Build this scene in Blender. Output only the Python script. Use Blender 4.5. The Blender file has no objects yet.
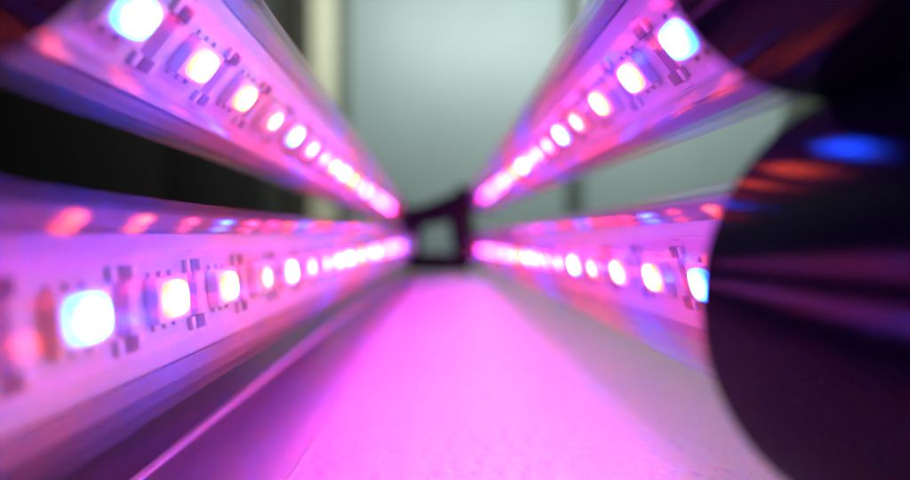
import bpy, bmesh, math, random
from mathutils import Vector, Matrix
random.seed(4)
S = bpy.context.scene
COL = S.collection
mm = 0.001
F = 460.0                      # focal length of the photograph in its own pixels
K = F / 703.0

# ---------------------------------------------------------------- helpers
def link(name, bm, mats, parent=None, smooth=True):
    me = bpy.data.meshes.new(name)
    bmesh.ops.recalc_face_normals(bm, faces=bm.faces)
    bm.to_mesh(me); bm.free()
    for m in (mats if isinstance(mats, (list, tuple)) else [mats]):
        me.materials.append(m)
    if smooth:
        for p in me.polygons: p.use_smooth = True
        try: me.set_sharp_from_angle(angle=math.radians(38))
        except Exception: pass
    o = bpy.data.objects.new(name, me); COL.objects.link(o)
    if parent: o.parent = parent
    return o

def box(bm, x0, x1, y0, y1, z0, z1, bevel=0.0, mat=0, seg=2):
    r = bmesh.ops.create_cube(bm, size=1.0)
    vs = r['verts']
    for v in vs:
        v.co = Vector((x0 + (v.co.x + .5) * (x1 - x0), y0 + (v.co.y + .5) * (y1 - y0), z0 + (v.co.z + .5) * (z1 - z0)))
    fs = {f for v in vs for f in v.link_faces}
    for f in fs: f.material_index = mat
    if bevel > 0:
        es = list({e for v in vs for e in v.link_edges})
        r = bmesh.ops.bevel(bm, geom=es, offset=bevel, segments=seg, affect='EDGES', profile=.5)
        for f in r['faces']: f.material_index = mat

def lathe(bm, prof, n=96, mat=0):
    """revolve (radius, y) pairs round the local Y axis"""
    rings = []
    for r, y in prof:
        if r < 1e-7:
            rings.append([bm.verts.new((0, y, 0))])
        else:
            rings.append([bm.verts.new((r * math.cos(2 * math.pi * i / n), y, r * math.sin(2 * math.pi * i / n))) for i in range(n)])
    for a, b in zip(rings, rings[1:]):
        for i in range(n):
            j = (i + 1) % n
            if len(a) == 1 and len(b) == 1: continue
            if len(a) == 1: f = bm.faces.new((a[0], b[i], b[j]))
            elif len(b) == 1: f = bm.faces.new((a[i], a[j], b[0]))
            else: f = bm.faces.new((a[i], a[j], b[j], b[i]))
            f.material_index = mat

def prism(bm, outline, y0, y1, mat=0, closed=True):
    """extrude an (x,z) outline along Y"""
    a = [bm.verts.new((x, y0, z)) for x, z in outline]
    b = [bm.verts.new((x, y1, z)) for x, z in outline]
    n = len(outline)
    for i in range(n if closed else n - 1):
        j = (i + 1) % n
        bm.faces.new((a[i], a[j], b[j], b[i])).material_index = mat
    if closed:
        bm.faces.new(a).material_index = mat
        bm.faces.new(b[::-1]).material_index = mat

def tag(o, label=None, cat=None, group=None, kind=None):
    if label: o['label'] = label
    if cat: o['category'] = cat
    if group: o['group'] = group
    if kind: o['kind'] = kind
    return o

# ---------------------------------------------------------------- materials
def mat(name):
    m = bpy.data.materials.new(name); m.use_nodes = True
    nt = m.node_tree
    for n in list(nt.nodes): nt.nodes.remove(n)
    out = nt.nodes.new('ShaderNodeOutputMaterial')
    return m, nt, out

def nd(nt, typ, **kw):
    n = nt.nodes.new(typ)
    for k, v in kw.items():
        if k.startswith('_'): setattr(n, k[1:], v)
        else: n.inputs[k.replace('__', ' ')].default_value = v
    return n

def coords(nt, scale):
    tc = nt.nodes.new('ShaderNodeTexCoord')
    mp = nt.nodes.new('ShaderNodeMapping'); mp.inputs['Scale'].default_value = scale
    nt.links.new(tc.outputs['Object'], mp.inputs['Vector'])
    return mp.outputs['Vector']

def pbr(name, color, rough=.5, metal=0.0, spec=.5, noise=None, amount=.25, bump=0.0, bscale=None, bdist=.0002, rvar=0.0, coat=0.0):
    m, nt, out = mat(name)
    b = nt.nodes.new('ShaderNodeBsdfPrincipled')
    b.inputs['Base Color'].default_value = (*color, 1)
    b.inputs['Roughness'].default_value = rough
    b.inputs['Metallic'].default_value = metal
    b.inputs['Specular IOR Level'].default_value = spec
    b.inputs['Coat Weight'].default_value = coat
    b.inputs['Coat Roughness'].default_value = .08
    nt.links.new(b.outputs[0], out.inputs[0])
    if noise:
        v = coords(nt, noise)
        n = nd(nt, 'ShaderNodeTexNoise', Scale=1.0, Detail=6.0, Roughness=.62)
        nt.links.new(v, n.inputs['Vector'])
        mx = nd(nt, 'ShaderNodeMix', _data_type='RGBA', _blend_type='MIX')
        mx.inputs['A'].default_value = (*[c * (1 - amount) for c in color], 1)
        mx.inputs['B'].default_value = (*[min(1, c * (1 + amount)) for c in color], 1)
        nt.links.new(n.outputs['Fac'], mx.inputs['Factor'])
        nt.links.new(mx.outputs['Result'], b.inputs['Base Color'])
        if rvar:
            mr = nt.nodes.new('ShaderNodeMapRange')
            mr.inputs['From Min'].default_value = .3; mr.inputs['From Max'].default_value = .7
            mr.inputs['To Min'].default_value = max(.02, rough - rvar); mr.inputs['To Max'].default_value = min(1, rough + rvar)
            nt.links.new(n.outputs['Fac'], mr.inputs['Value']); nt.links.new(mr.outputs[0], b.inputs['Roughness'])
    if bump:
        v = coords(nt, bscale)
        n = nd(nt, 'ShaderNodeTexNoise', Scale=1.0, Detail=4.0, Roughness=.6)
        nt.links.new(v, n.inputs['Vector'])
        bp = nd(nt, 'ShaderNodeBump', Strength=bump, Distance=bdist)
        nt.links.new(n.outputs['Fac'], bp.inputs['Height'])
        nt.links.new(bp.outputs[0], b.inputs['Normal'])
    return m

PEAK = .45
def clear_plastic(name, haze=.03, lift=1.0):
    """clear tube wall: transmits straight through, mirrors by Fresnel, scatters a little in its long scratches"""
    m, nt, out = mat(name)
    L = nt.links
    v = coords(nt, (1500, 9, 1500))
    n = nd(nt, 'ShaderNodeTexNoise', Scale=1.0, Detail=5.0, Roughness=.65); L.new(v, n.inputs['Vector'])
    bp = nd(nt, 'ShaderNodeBump', Strength=.4, Distance=.00009); L.new(n.outputs['Fac'], bp.inputs['Height'])
    fc = nd(nt, 'ShaderNodeLayerWeight', Blend=.5); L.new(bp.outputs[0], fc.inputs['Normal'])
    pw = nd(nt, 'ShaderNodeMath', _operation='POWER'); pw.inputs[1].default_value = 5.0; L.new(fc.outputs['Facing'], pw.inputs[0])
    fr = nd(nt, 'ShaderNodeMath', _operation='MULTIPLY_ADD'); fr.inputs[1].default_value = PEAK; fr.inputs[2].default_value = .032; L.new(pw.outputs[0], fr.inputs[0])
    gl = nd(nt, 'ShaderNodeBsdfGlossy', Roughness=.035); gl.inputs['Color'].default_value = (1, 1, 1, 1)
    L.new(bp.outputs[0], gl.inputs['Normal'])
    tr = nt.nodes.new('ShaderNodeBsdfTransparent')
    lw = nd(nt, 'ShaderNodeLayerWeight', Blend=.35)
    cr = nt.nodes.new('ShaderNodeMix'); cr.data_type = 'RGBA'
    cr.inputs['A'].default_value = (.985, .985, .985, 1); cr.inputs['B'].default_value = (.72, .73, .74, 1)
    L.new(lw.outputs['Facing'], cr.inputs['Factor']); L.new(cr.outputs['Result'], tr.inputs['Color'])
    # haze: scuffs and dust on the wall
    tl = nd(nt, 'ShaderNodeBsdfTranslucent'); tl.inputs['Color'].default_value = (.9, .9, .9, 1)
    df = nd(nt, 'ShaderNodeBsdfDiffuse'); df.inputs['Color'].default_value = (.85, .85, .85, 1)
    hz = nt.nodes.new('ShaderNodeMixShader'); hz.inputs[0].default_value = .5
    L.new(tl.outputs[0], hz.inputs[1]); L.new(df.outputs[0], hz.inputs[2])
    v2 = coords(nt, (600, 14, 600))
    n2 = nd(nt, 'ShaderNodeTexNoise', Scale=1.0, Detail=7.0, Roughness=.7); L.new(v2, n2.inputs['Vector'])
    mr = nt.nodes.new('ShaderNodeMapRange')
    mr.inputs['From Min'].default_value = .35; mr.inputs['From Max'].default_value = .75
    mr.inputs['To Min'].default_value = haze * .4; mr.inputs['To Max'].default_value = haze * 2.2
    L.new(n2.outputs['Fac'], mr.inputs['Value'])
    # fine crossing scratches
    vs = coords(nt, (900, 260, 900))
    vo = nd(nt, 'ShaderNodeTexVoronoi', Scale=1.0, _feature='DISTANCE_TO_EDGE'); L.new(vs, vo.inputs['Vector'])
    sc = nt.nodes.new('ShaderNodeMapRange')
    sc.inputs['From Min'].default_value = 0.0; sc.inputs['From Max'].default_value = .02
    sc.inputs['To Min'].default_value = haze * 1.2; sc.inputs['To Max'].default_value = 0
    L.new(vo.outputs['Distance'], sc.inputs['Value'])
    ad = nd(nt, 'ShaderNodeMath', _operation='ADD'); L.new(mr.outputs[0], ad.inputs[0]); L.new(sc.outputs[0], ad.inputs[1])
    # the path through the scuffed skin grows as the wall is seen edge-on
    f2 = nd(nt, 'ShaderNodeLayerWeight', Blend=.5)
    dn = nd(nt, 'ShaderNodeMath', _operation='SUBTRACT'); dn.inputs[0].default_value = 1.07; L.new(f2.outputs['Facing'], dn.inputs[1])
    dv = nd(nt, 'ShaderNodeMath', _operation='DIVIDE', _use_clamp=True); L.new(ad.outputs[0], dv.inputs[0]); L.new(dn.outputs[0], dv.inputs[1])
    m1 = nt.nodes.new('ShaderNodeMixShader'); L.new(dv.outputs[0], m1.inputs[0]); L.new(tr.outputs[0], m1.inputs[1]); L.new(hz.outputs[0], m1.inputs[2])
    m2 = nt.nodes.new('ShaderNodeMixShader'); L.new(fr.outputs[0], m2.inputs[0]); L.new(m1.outputs[0], m2.inputs[1]); L.new(gl.outputs[0], m2.inputs[2])
    L.new(m2.outputs[0], out.inputs[0])
    return m

def emit(name, color, strength):
    """LED die under its phosphor: hottest at the die, falling off towards the rim of the window"""
    m, nt, out = mat(name); L = nt.links
    tc = nt.nodes.new('ShaderNodeTexCoord')
    mp = nt.nodes.new('ShaderNodeMapping'); mp.inputs['Scale'].default_value = (1 / .0021, 1 / .0024, 0)
    L.new(tc.outputs['Object'], mp.inputs['Vector'])
    ln = nd(nt, 'ShaderNodeVectorMath', _operation='LENGTH'); L.new(mp.outputs[0], ln.inputs[0])
    cr = nt.nodes.new('ShaderNodeMapRange'); cr.interpolation_type = 'SMOOTHSTEP'
    cr.inputs['From Min'].default_value = .12; cr.inputs['From Max'].default_value = 1.12
    cr.inputs['To Min'].default_value = 1.0; cr.inputs['To Max'].default_value = .0
    L.new(ln.outputs['Value'], cr.inputs['Value'])
    pw = nd(nt, 'ShaderNodeMath', _operation='POWER'); pw.inputs[1].default_value = 2.2; L.new(cr.outputs[0], pw.inputs[0])
    oi = nt.nodes.new('ShaderNodeObjectInfo')
    rn = nd(nt, 'ShaderNodeMath', _operation='MULTIPLY_ADD'); rn.inputs[1].default_value = .7; rn.inputs[2].default_value = .65; L.new(oi.outputs['Random'], rn.inputs[0])
    ml = nd(nt, 'ShaderNodeMath', _operation='MULTIPLY'); L.new(pw.outputs[0], ml.inputs[0]); L.new(rn.outputs[0], ml.inputs[1])
    s1 = nd(nt, 'ShaderNodeMath', _operation='MULTIPLY_ADD'); s1.inputs[1].default_value = strength * 4.6; s1.inputs[2].default_value = strength * .15
    L.new(ml.outputs[0], s1.inputs[0])
    e = nt.nodes.new('ShaderNodeEmission'); e.inputs['Color'].default_value = (*color, 1)
    L.new(s1.outputs[0], e.inputs['Strength'])
    L.new(e.outputs[0], out.inputs[0])
    return m

def glossy_black(name):
    m, nt, out = mat(name); L = nt.links
    v = coords(nt, (40, 9000, 40))
    n = nd(nt, 'ShaderNodeTexNoise', Scale=1.0, Detail=5.0, Roughness=.6); L.new(v, n.inputs['Vector'])
    bp = nd(nt, 'ShaderNodeBump', Strength=.5, Distance=.00002); L.new(n.outputs['Fac'], bp.inputs['Height'])
    df = nt.nodes.new('ShaderNodeBsdfDiffuse'); df.inputs['Color'].default_value = (.0016, .0010, .0050, 1)
    gl = nd(nt, 'ShaderNodeBsdfGlossy', Roughness=.10); L.new(bp.outputs[0], gl.inputs['Normal'])
    mr = nt.nodes.new('ShaderNodeMapRange'); mr.inputs['To Min'].default_value = .05; mr.inputs['To Max'].default_value = .12
    L.new(n.outputs['Fac'], mr.inputs['Value']); L.new(mr.outputs[0], gl.inputs['Roughness'])
    fc = nd(nt, 'ShaderNodeLayerWeight', Blend=.5); L.new(bp.outputs[0], fc.inputs['Normal'])
    pw = nd(nt, 'ShaderNodeMath', _operation='POWER'); pw.inputs[1].default_value = 5.0; L.new(fc.outputs['Facing'], pw.inputs[0])
    fr = nd(nt, 'ShaderNodeMath', _operation='MULTIPLY_ADD'); fr.inputs[1].default_value = .085; fr.inputs[2].default_value = .009; L.new(pw.outputs[0], fr.inputs[0])
    mx = nt.nodes.new('ShaderNodeMixShader'); L.new(fr.outputs[0], mx.inputs[0]); L.new(df.outputs[0], mx.inputs[1]); L.new(gl.outputs[0], mx.inputs[2])
    L.new(mx.outputs[0], out.inputs[0])
    return m
LEDP = 1.0
M = dict(
    tube=clear_plastic('clear_tube_plastic', .012),
    black=glossy_black('glossy_black_plastic'),
    matteblack=pbr('matt_black_plastic', (.004, .004, .004), .6, spec=.15, noise=(300, 300, 300)),
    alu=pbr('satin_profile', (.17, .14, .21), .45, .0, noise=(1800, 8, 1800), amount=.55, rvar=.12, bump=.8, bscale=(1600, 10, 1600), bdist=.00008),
    board=pbr('white_solder_mask', (.60, .55, .62), .38, noise=(500, 500, 500), amount=.12, bump=.25, bscale=(700, 700, 700), bdist=.00006),
    carrier=pbr('white_board_backing', (.54, .50, .57), .4, noise=(400, 60, 400), amount=.18, bump=.3, bscale=(900, 40, 900), bdist=.00008),
    pack=pbr('led_package', (.74, .70, .74), .45, noise=(900, 900, 900), amount=.06),
    pad=pbr('solder_pads', (.66, .55, .60), .45, .1, noise=(2000, 2000, 2000), bump=.7, bscale=(1500, 1500, 1500), bdist=.0001),
    chip=pbr('resistor_body', (.10, .07, .13), .4, noise=(2000, 2000, 2000)),
    band=pbr('purple_printed_band', (.20, .14, .26), .4, noise=(900, 900, 900), amount=.3),
    trace=pbr('copper_trace_under_mask', (.62, .5, .66), .4, noise=(900, 900, 900)),
)
RED = (1.0, .020, .06); WARM = (1.0, .075, .022); BLUE = (.009, .055, 1.0)
LED = dict(
    blue=emit('blue_led_phosphor', BLUE, 240 * LEDP),
    red=emit('red_led_phosphor', RED, 110 * LEDP),
    warm=emit('warm_led_phosphor', WARM, 85 * LEDP),
    dim=emit('dim_red_led_phosphor', (1.0, .06, .07), 34 * LEDP),
)

# ---------------------------------------------------------------- one grow light tube, built once
LEN, R_OUT, R_IN, R_CAP = 392 * K * mm, 10 * mm, 9.1 * mm, 12.5 * mm
PITCH = 16.667 * K * mm

def led_bm():
    bm = bmesh.new()
    box(bm, -2.2 * mm, 2.2 * mm, -2.6 * mm, 2.6 * mm, 0, 1.35 * mm, .25 * mm, 0)
    for sy in (-1.6, 0, 1.6):                                   # solder legs either side
        for sx in (-1, 1):
            box(bm, min(sx * 2.15, sx * 2.8) * mm, max(sx * 2.15, sx * 2.8) * mm, (sy - .45) * mm, (sy + .45) * mm, 0.01 * mm, .45 * mm, .08 * mm, 2, 1)
    # shallow domed window that gives the light
    n = 28; prev = None; top = 1.36 * mm
    for k, (rr, zz) in enumerate(((2.25, 0), (2.15, .25), (1.7, .45), (1.0, .56), (0, .6))):
        if rr == 0:
            ring = [bm.verts.new((0, 0, top + zz * mm))]
        else:
            ring = []
            for i in range(n):
                a = 2 * math.pi * i / n
                c, s = math.cos(a), math.sin(a)
                q = (abs(c) ** 4 + abs(s) ** 4) ** -.25          # rounded square
                ring.append(bm.verts.new((rr * mm * c * q * .80, rr * mm * s * q * .93, top + zz * mm)))
        if prev:
            for i in range(n):
                j = (i + 1) % n
                f = bm.faces.new((prev[i], prev[j], ring[0])) if len(ring) == 1 else bm.faces.new((prev[i], prev[j], ring[j], ring[i]))
                f.material_index = 1
        prev = ring
    return bm

led_mesh = {}
for kind in LED:
    o = link('led', led_bm(), [M['pack'], LED[kind], M['pad']])
    led_mesh[kind] = o.data
    bpy.data.objects.remove(o)

def resistor_bm():
    bm = bmesh.new()
    box(bm, -.8 * mm, .8 * mm, -.6 * mm, .6 * mm, .02 * mm, .6 * mm, .08 * mm, 0)
    for s in (-1, 1):
        box(bm, min(s * .82, s * 1.5) * mm, max(s * .82, s * 1.5) * mm, -.62 * mm, .62 * mm, .01 * mm, .55 * mm, .1 * mm, 1)
    return bm
o = link('resistor', resistor_bm(), [M['chip'], M['pad']]); res_mesh = o.data; bpy.data.objects.remove(o)

SEQ = ['blue', 'warm', 'warm', 'dim', 'blue', 'red', 'red', 'warm']
def make_tube(phase, cap_len, label, R_CAP):
    """local frame: Y along the tube from its near end, Z the way the LEDs face; phase = y of first LED"""
    root = bpy.data.objects.new('grow_light_tube', None); COL.objects.link(root)
    tag(root, label, 'grow light tube', 'clear LED grow light tubes')
    y0, y1 = 0.0, LEN
    bm = bmesh.new()                                          # clear wall, closed ring section
    lathe(bm, [(R_OUT, y0), (R_OUT, y1), (R_IN, y1), (R_IN, y0), (R_OUT, y0)], 128)
    link('clear_tube', bm, M['tube'], root)
    # half-round drawn profile behind the board
    bm = bmesh.new(); r = R_IN - .25 * mm; zb = 0.3 * mm
    out = []
    a0 = math.asin(-zb / r)
    for i in range(41):
        a = math.pi + a0 + (math.pi - 2 * a0) * i / 40
        k = 1 - (.018 if i % 4 == 0 else 0)
        out.append((r * k * math.cos(a), r * k * math.sin(a)))
    out += [(6.9 * mm, zb), (6.9 * mm, zb - .5 * mm), (-6.9 * mm, zb - .5 * mm), (-6.9 * mm, zb)]
    prism(bm, out, y0 + 1 * mm, y1 - 1 * mm)
    link('heat_sink', bm, M['alu'], root)
    # white backing + LED strip
    bm = bmesh.new(); box(bm, -6.5 * mm, 6.5 * mm, y0 + 1.5 * mm, y1 - 1.5 * mm, zb - .45 * mm, zb + .55 * mm, .2 * mm)
    link('board_backing', bm, M['carrier'], root)
    zs = zb + .56 * mm
    bm = bmesh.new(); box(bm, -5 * mm, 5 * mm, y0 + 2 * mm, y1 - 2 * mm, zs, zs + .3 * mm, .05 * mm)
    for sx in (-4.1, 4.1):
        box(bm, (sx - .5) * mm, (sx + .5) * mm, y0 + 2.5 * mm, y1 - 2.5 * mm, zs + .3 * mm, zs + .34 * mm, 0, 1)
    ys = []
    y = phase
    while y - PITCH > y0 + 6 * mm: y -= PITCH
    k0 = round((y - phase) / PITCH)
    while y < y1 - 6 * mm:
        ys.append(y); y += PITCH
    for y in ys:                                              # dark printed band across the strip
        if y + PITCH < y1 - 5 * mm:
            box(bm, -4.7 * mm, 4.7 * mm, y + PITCH * .5 - .9 * mm, y + PITCH * .5 + .9 * mm, zs + .3 * mm, zs + .32 * mm, 0, 3)
    for y in ys:                                              # pads between LEDs
        yc = y + PITCH / 2
        if yc > y1 - 5 * mm: continue
        for sx in (-2.7, 0, 2.7):
            box(bm, (sx - .9) * mm, (sx + .9) * mm, yc + 1.3 * mm, yc + 2.3 * mm, zs + .3 * mm, zs + .36 * mm, .02 * mm, 2, 1)
    strip = link('led_strip', bm, [M['board'], M['trace'], M['pad'], M['band']], root)
    for i, y in enumerate(ys):
        o = bpy.data.objects.new('led', led_mesh[SEQ[(i + k0) % 8]]); COL.objects.link(o)
        o.parent = strip; o.location = (0, y, zs + .3 * mm)
        if y + PITCH / 2 < y1 - 5 * mm:
            for dx in (-3.0, 3.2):
                q = bpy.data.objects.new('resistor', res_mesh); COL.objects.link(q)
                q.parent = strip; q.location = (dx * mm, y + PITCH / 2, zs + .3 * mm)
                q.rotation_euler = (0, 0, math.pi / 2); q.scale = (1.05, 1.15, 1.1)
    # near cap: a black sleeve over the tube
    bm = bmesh.new(); c = -cap_len; e = .6 * mm
    lathe(bm, [(0, c), (3.2 * mm, c), (3.2 * mm, c - 5 * mm), (4.6 * mm, c - 5.4 * mm), (4.6 * mm, c - 1 * mm), (5.2 * mm, c - .2 * mm), (R_CAP - 1.5 * mm, c), (R_CAP - .4 * mm, c + .4 * mm),
               (R_CAP, c + 1.5 * mm), (R_CAP, c + 5 * mm), (R_CAP - .35 * mm, c + 5.4 * mm), (R_CAP - .35 * mm, c + 6.6 * mm), (R_CAP, c + 7 * mm),
               (R_CAP, .0 - e), (R_CAP - .18 * mm, -.2 * mm), (R_CAP - e, 0), (R_OUT + .12 * mm, 0), (R_OUT + .12 * mm, -3 * mm), (0, -3 * mm)], 128)
    link('end_cap', bm, M['black'], root)
    # far cap
    bm = bmesh.new()
    lathe(bm, [(0, y1 + .4 * mm), (R_OUT - .2 * mm, y1 + .4 * mm), (R_OUT + .6 * mm, y1 + 1 * mm), (R_OUT + .6 * mm, y1 + 9 * mm), (R_OUT - .6 * mm, y1 + 11 * mm), (0, y1 + 11 * mm)], 64)
    link('end_cap', bm, M['matteblack'], root)
    return root

# photograph measurements per tube: vanishing point (px), bearing of the tube in the picture (deg), distance of
# the axis from the camera (mm), depth of the cap's rim, depth of the first LED
TUBES = [
    ('TL', (432, 240), 180 - 37.2, 33.0, 34.0, 57.6, 12.6, 0, 'clear LED tube slanting from the top left corner, before the dark cabinet'),
    ('TR', (447, 227), 39.0, 30.3, 42.7, 65.7, 11.6, 0, 'clear LED tube slanting up to the right into a black cap at the top edge'),
    ('BL', (450, 235), 180 + 12.3, 30.2, 19.0, 52.4, 12.6, 7, 'clear LED tube low on the left, its resistors showing, no cap in view'),
    ('BR', (434, 242), -7.2, 30.9, 45.4, 74.2, 14.1, -23, 'clear LED tube low on the right, ending in a black cap above the table'),
]
far = {}
for code, vp, ang, D, zr, zl, rc, roll, label in TUBES:
    zr *= K; zl *= K
    u = Vector(((vp[0] - 455) / F, 1, (240 - vp[1]) / F))
    a = math.radians(ang)
    O = Vector((D * mm * math.cos(a), 0, D * mm * math.sin(a)))
    s = u.length
    root = make_tube((zl - zr) * mm * s, 44 * mm, label, rc * mm)
    Y = u.normalized()
    Z = (-O).normalized(); Z = (Z - Z.dot(Y) * Y).normalized()
    Z = Matrix.Rotation(math.radians(roll), 3, Y) @ Z
    X = Y.cross(Z)
    m = Matrix((X, Y, Z)).transposed().to_4x4()
    m.translation = O + u * zr * mm
    root.matrix_world = m
    far[code] = m @ Vector((0, LEN + 8 * mm, 0))

# ---------------------------------------------------------------- black joint that carries the far ends
def rod(bm, p, q, r0, r1, n=24):
    d = (q - p); L = d.length; d.normalize()
    t = d.orthogonal().normalized(); b = d.cross(t)
    rings = []
    for f, rr in ((0, r0 * .8), (.03, r0), (.5, (r0 + r1) / 2), (.97, r1), (1, r1 * .8)):
        c = p + d * L * f
        rings.append([bm.verts.new(c + (t * math.cos(2 * math.pi * i / n) + b * math.sin(2 * math.pi * i / n)) * rr) for i in range(n)])
    for x, y in zip(rings, rings[1:]):
        for i in range(n): bm.faces.new((x[i], x[(i + 1) % n], y[(i + 1) % n], y[i]))
    bm.faces.new(rings[0][::-1]); bm.faces.new(rings[-1])
def px(x, y, d): return Vector(((x - 455) / F * d, d, (240 - y) / F * d))
base = px(440, 208, (.446 * K))
jr = bpy.data.objects.new('light_stand_joint', None); COL.objects.link(jr); jr.location = base
tag(jr, 'black branching joint that the four LED tubes run to, blurred at the far end', 'lamp joint')
bm = bmesh.new(); P = lambda x, y, d=(.446 * K): px(x, y, d) - base
rod(bm, P(404, 219), P(432, 214), .0100*K, .0110*K); rod(bm, P(430, 215), P(462, 203), .0115*K, .0125*K)
link('crossbar', bm, M['matteblack'], jr)
bm = bmesh.new()
rod(bm, P(464, 186), P(459, 210), .0055*K, .0105*K); rod(bm, P(459, 205), P(468, 264), .0130*K, .0120*K)
link('upright', bm, M['matteblack'], jr)
bm = bmesh.new(); rod(bm, P(412, 220), P(408, 266), .0120*K, .0110*K); rod(bm, P(406, 262), P(470, 263), .0090*K, .0090*K)
link('lower_brace', bm, M['matteblack'], jr)
for code in far:
    bm = bmesh.new()
    hub = {'TL': P(408, 219), 'BL': P(411, 236), 'TR': P(462, 196), 'BR': P(465, 246)}[code]
    rod(bm, far[code] - base, hub + Vector((0, .006, 0)), .0046 * K, .0044 * K)
    link('arm', bm, M['matteblack'], jr)

# ---------------------------------------------------------------- table
H = 30 * mm
def table_mat():
    m, nt, out = mat('textured_pale_table_top'); L = nt.links
    b = nt.nodes.new('ShaderNodeBsdfPrincipled'); L.new(b.outputs[0], out.inputs[0])
    v = coords(nt, (1, 1, 1))
    n = nd(nt, 'ShaderNodeTexNoise', Scale=40.0, Detail=6.0, Roughness=.6); L.new(v, n.inputs['Vector'])
    mx = nt.nodes.new('ShaderNodeMix'); mx.data_type = 'RGBA'
    mx.inputs['A'].default_value = (.56, .53, .57, 1); mx.inputs['B'].default_value = (.72, .69, .72, 1)
    L.new(n.outputs['Fac'], mx.inputs['Factor']); L.new(mx.outputs['Result'], b.inputs['Base Color'])
    b.inputs['Roughness'].default_value = .17
    b.inputs['Specular IOR Level'].default_value = .75
    g = nd(nt, 'ShaderNodeTexNoise', Scale=900.0, Detail=3.0, Roughness=.55); L.new(v, g.inputs['Vector'])
    w = nd(nt, 'ShaderNodeTexVoronoi', Scale=620.0, _feature='SMOOTH_F1'); L.new(v, w.inputs['Vector'])
    ad = nd(nt, 'ShaderNodeMath', _operation='ADD'); L.new(g.outputs['Fac'], ad.inputs[0]); L.new(w.outputs['Distance'], ad.inputs[1])
    bp = nd(nt, 'ShaderNodeBump', Strength=.75, Distance=.00045); L.new(ad.outputs[0], bp.inputs['Height'])
    L.new(bp.outputs[0], b.inputs['Normal'])
    return m
bm = bmesh.new(); box(bm, -.55, .60, -.12, .31, -H - .018, -H, .0015, 0, 3)
tb = tag(link('table_top', bm, table_mat()), kind='structure')
tb.rotation_euler = (math.atan(.03), 0, 0); tb.location = (0, 0, -.001)
# thin sheet added left of the seam, the dark band put into its colour
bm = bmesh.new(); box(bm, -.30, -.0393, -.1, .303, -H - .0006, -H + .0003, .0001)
tag(link('added_dark_strip', bm, pbr('dark_plum_tone', (.13, .09, .15), .3, noise=(200, 30, 200), amount=.2)), kind='structure').matrix_world = tb.matrix_basis
bm = bmesh.new(); box(bm, -.0379, -.0205, -.1, .303, -H - .0006, -H + .00025, .0001)  # second added sheet, right of the seam, coloured a middle tone
tag(link('added_mid_strip', bm, pbr('mauve_tone', (.36, .30, .38), .3, noise=(200, 30, 200), amount=.2)), kind='structure').matrix_world = tb.matrix_basis
# pale seam running the length of the top
bm = bmesh.new(); box(bm, -.0392, -.0380, -.1, .305, -H - .0005, -H + .0007, .0003)
tag(link('table_seam', bm, pbr('pale_seam', (.85, .84, .82), .35, noise=(300, 60, 300)), tb))

# ---------------------------------------------------------------- room behind
WD = 2.2
def bx(x): return (x - 455) / F * WD
def bz(y): return (240 - y) / F * WD
W = dict(
    dark=pbr('charcoal_cabinet', (.022, .021, .022), .5, noise=(8, 8, 2), amount=.3),
    brown=pbr('dark_brown_wall', (.075, .07, .055), .7, noise=(4, 4, 4), amount=.2),
    beige=pbr('beige_painted_trim', (.74, .75, .55), .5, noise=(6, 6, 2), amount=.08),
    frame=pbr('grey_green_door_frame', (.10, .13, .11), .5, noise=(8, 8, 3)),
    glass=pbr('frosted_grey_green_panel', (.37, .48, .48), .45, noise=(2.2, 2.2, 1.2), amount=.14),
    wall=pbr('dull_green_wall', (.10, .13, .10), .7, noise=(3, 3, 3), amount=.2),
    floor=pbr('dark_floor', (.05, .055, .05), .5, noise=(5, 5, 5)),
)
bm = bmesh.new(); box(bm, -4.5, 4.5, -2.5, WD + .3, -.80, -.75); tag(link('floor', bm, W['floor']), kind='structure')
bm = bmesh.new(); box(bm, -4.5, bx(310), WD + .02, WD + .14, -.75, 1.9); tag(link('wall_brown', bm, W['brown']), kind='structure')
bm = bmesh.new(); box(bm, bx(803), 4.5, WD + .02, WD + .14, -.75, 1.9); tag(link('wall_green', bm, W['wall']), kind='structure')
bm = bmesh.new(); box(bm, bx(310), bx(803), WD + .02, WD + .14, 1.35, 1.9); tag(link('wall_above_door', bm, W['wall']), kind='structure')
dr = bpy.data.objects.new('sliding_door', None); COL.objects.link(dr); dr.location = (bx(455), WD, -.75)
tag(dr, 'pale grey green sliding door with frosted panels, beige trim on its left, blurred behind the tubes', 'door')
def dpart(name, x0, x1, y0, y1, z0, z1, m, bev=.004):
    bm = bmesh.new(); box(bm, x0 - dr.location.x, x1 - dr.location.x, y0 - dr.location.y, y1 - dr.location.y, z0 + .75, z1 + .75, bev)
    return link(name, bm, m, dr)
dpart('door_trim', bx(312), bx(337), WD - .03, WD + .1, -.745, 1.34, W['beige'])
dpart('door_frame', bx(337.3), bx(349), WD + .0, WD + .1, -.745, 1.34, W['frame'])
dpart('frosted_panel', bx(349.3), bx(567), WD + .01, WD + .05, -.745, 1.34, W['glass'], .002)
dpart('door_frame', bx(567.3), bx(581), WD - .02, WD + .06, -.745, 1.34, W['frame'])
dpart('frosted_panel', bx(581.3), bx(790), WD + .04, WD + .08, -.745, 1.34, W['glass'], .002)
dpart('door_frame', bx(790.3), bx(802), WD + .0, WD + .1, -.745, 1.34, W['frame'])
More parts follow.
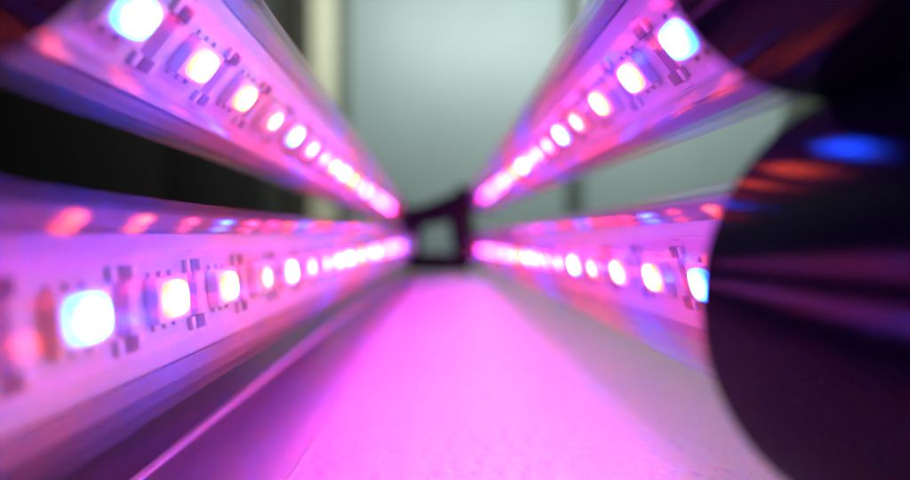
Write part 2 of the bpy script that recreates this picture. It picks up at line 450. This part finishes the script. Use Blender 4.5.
# tall dark cabinet on the left
cb = bpy.data.objects.new('cabinet', None); COL.objects.link(cb); cb.location = (-1.2, 1.8, -.75)
tag(cb, 'tall charcoal cabinet filling the dark left side behind the tubes', 'cabinet')
def cx(x): return (x - 455) / F * 1.8
def cpart(name, x0, x1, y0, y1, z0, z1, m):
    bm = bmesh.new(); box(bm, x0 + 1.2, x1 + 1.2, y0 - 1.8, y1 - 1.8, z0 + .75, z1 + .75, .004); return link(name, bm, m, cb)
cpart('carcass', cx(-220), cx(262), 1.82, 2.15, -.75, 1.5, W['dark'])
for x0, x1 in ((-218, -60), (-57, 165), (168, 230)):
    cpart('door', cx(x0), cx(x1), 1.79, 1.818, -.70, 1.46, W['dark'])

# ---------------------------------------------------------------- light
def area(name, loc, target, sx, sy, power, color):
    l = bpy.data.lights.new(name, 'AREA'); l.shape = 'RECTANGLE'; l.size = sx; l.size_y = sy; l.energy = power; l.color = color
    o = bpy.data.objects.new(name, l); COL.objects.link(o); o.location = loc
    o.rotation_euler = (Vector(target) - Vector(loc)).to_track_quat('-Z', 'Y').to_euler()
    return o
area('added_door_light', (.5, 1.05, 1.75), (.5, 2.2, .55), 2.6, .3, 23.5, (.96, 1.0, .94)).data.spread = math.radians(125)  # unseen lamp added to brighten the door panels from above
area('window_light', (1.7, .42, .62), (0, .09, -.02), .7, .5, 8.5, (.98, 1.0, .95)).data.spread = math.radians(100)
w = bpy.data.worlds.new('World'); S.world = w; w.use_nodes = True
w.node_tree.nodes['Background'].inputs[0].default_value = (.8, .9, 1, 1)
w.node_tree.nodes['Background'].inputs[1].default_value = .015

# ---------------------------------------------------------------- camera
cam = bpy.data.cameras.new('camera'); co = bpy.data.objects.new('camera', cam); COL.objects.link(co)
cam.sensor_fit = 'HORIZONTAL'; cam.sensor_width = 36; cam.lens = 36 * F / 910
co.location = (0, 0, 0); co.rotation_euler = (math.radians(90), 0, 0)
cam.clip_start = .002; cam.clip_end = 60
cam.dof.use_dof = True; cam.dof.focus_distance = .050; cam.dof.aperture_fstop = 7.2
S.camera = co

S.render.engine = 'CYCLES'
c = S.cycles
c.use_denoising = True
try: c.denoiser = 'OPENIMAGEDENOISE'
except Exception: pass
c.use_adaptive_sampling = True; c.adaptive_threshold = .025
c.max_bounces = 8; c.diffuse_bounces = 3; c.glossy_bounces = 4; c.transparent_max_bounces = 24; c.transmission_bounces = 8
c.sample_clamp_indirect = 6; c.caustics_reflective = True; c.blur_glossy = .5
S.view_settings.view_transform = 'Standard'; S.view_settings.look = 'None'; S.view_settings.exposure = 0; S.view_settings.gamma = 1
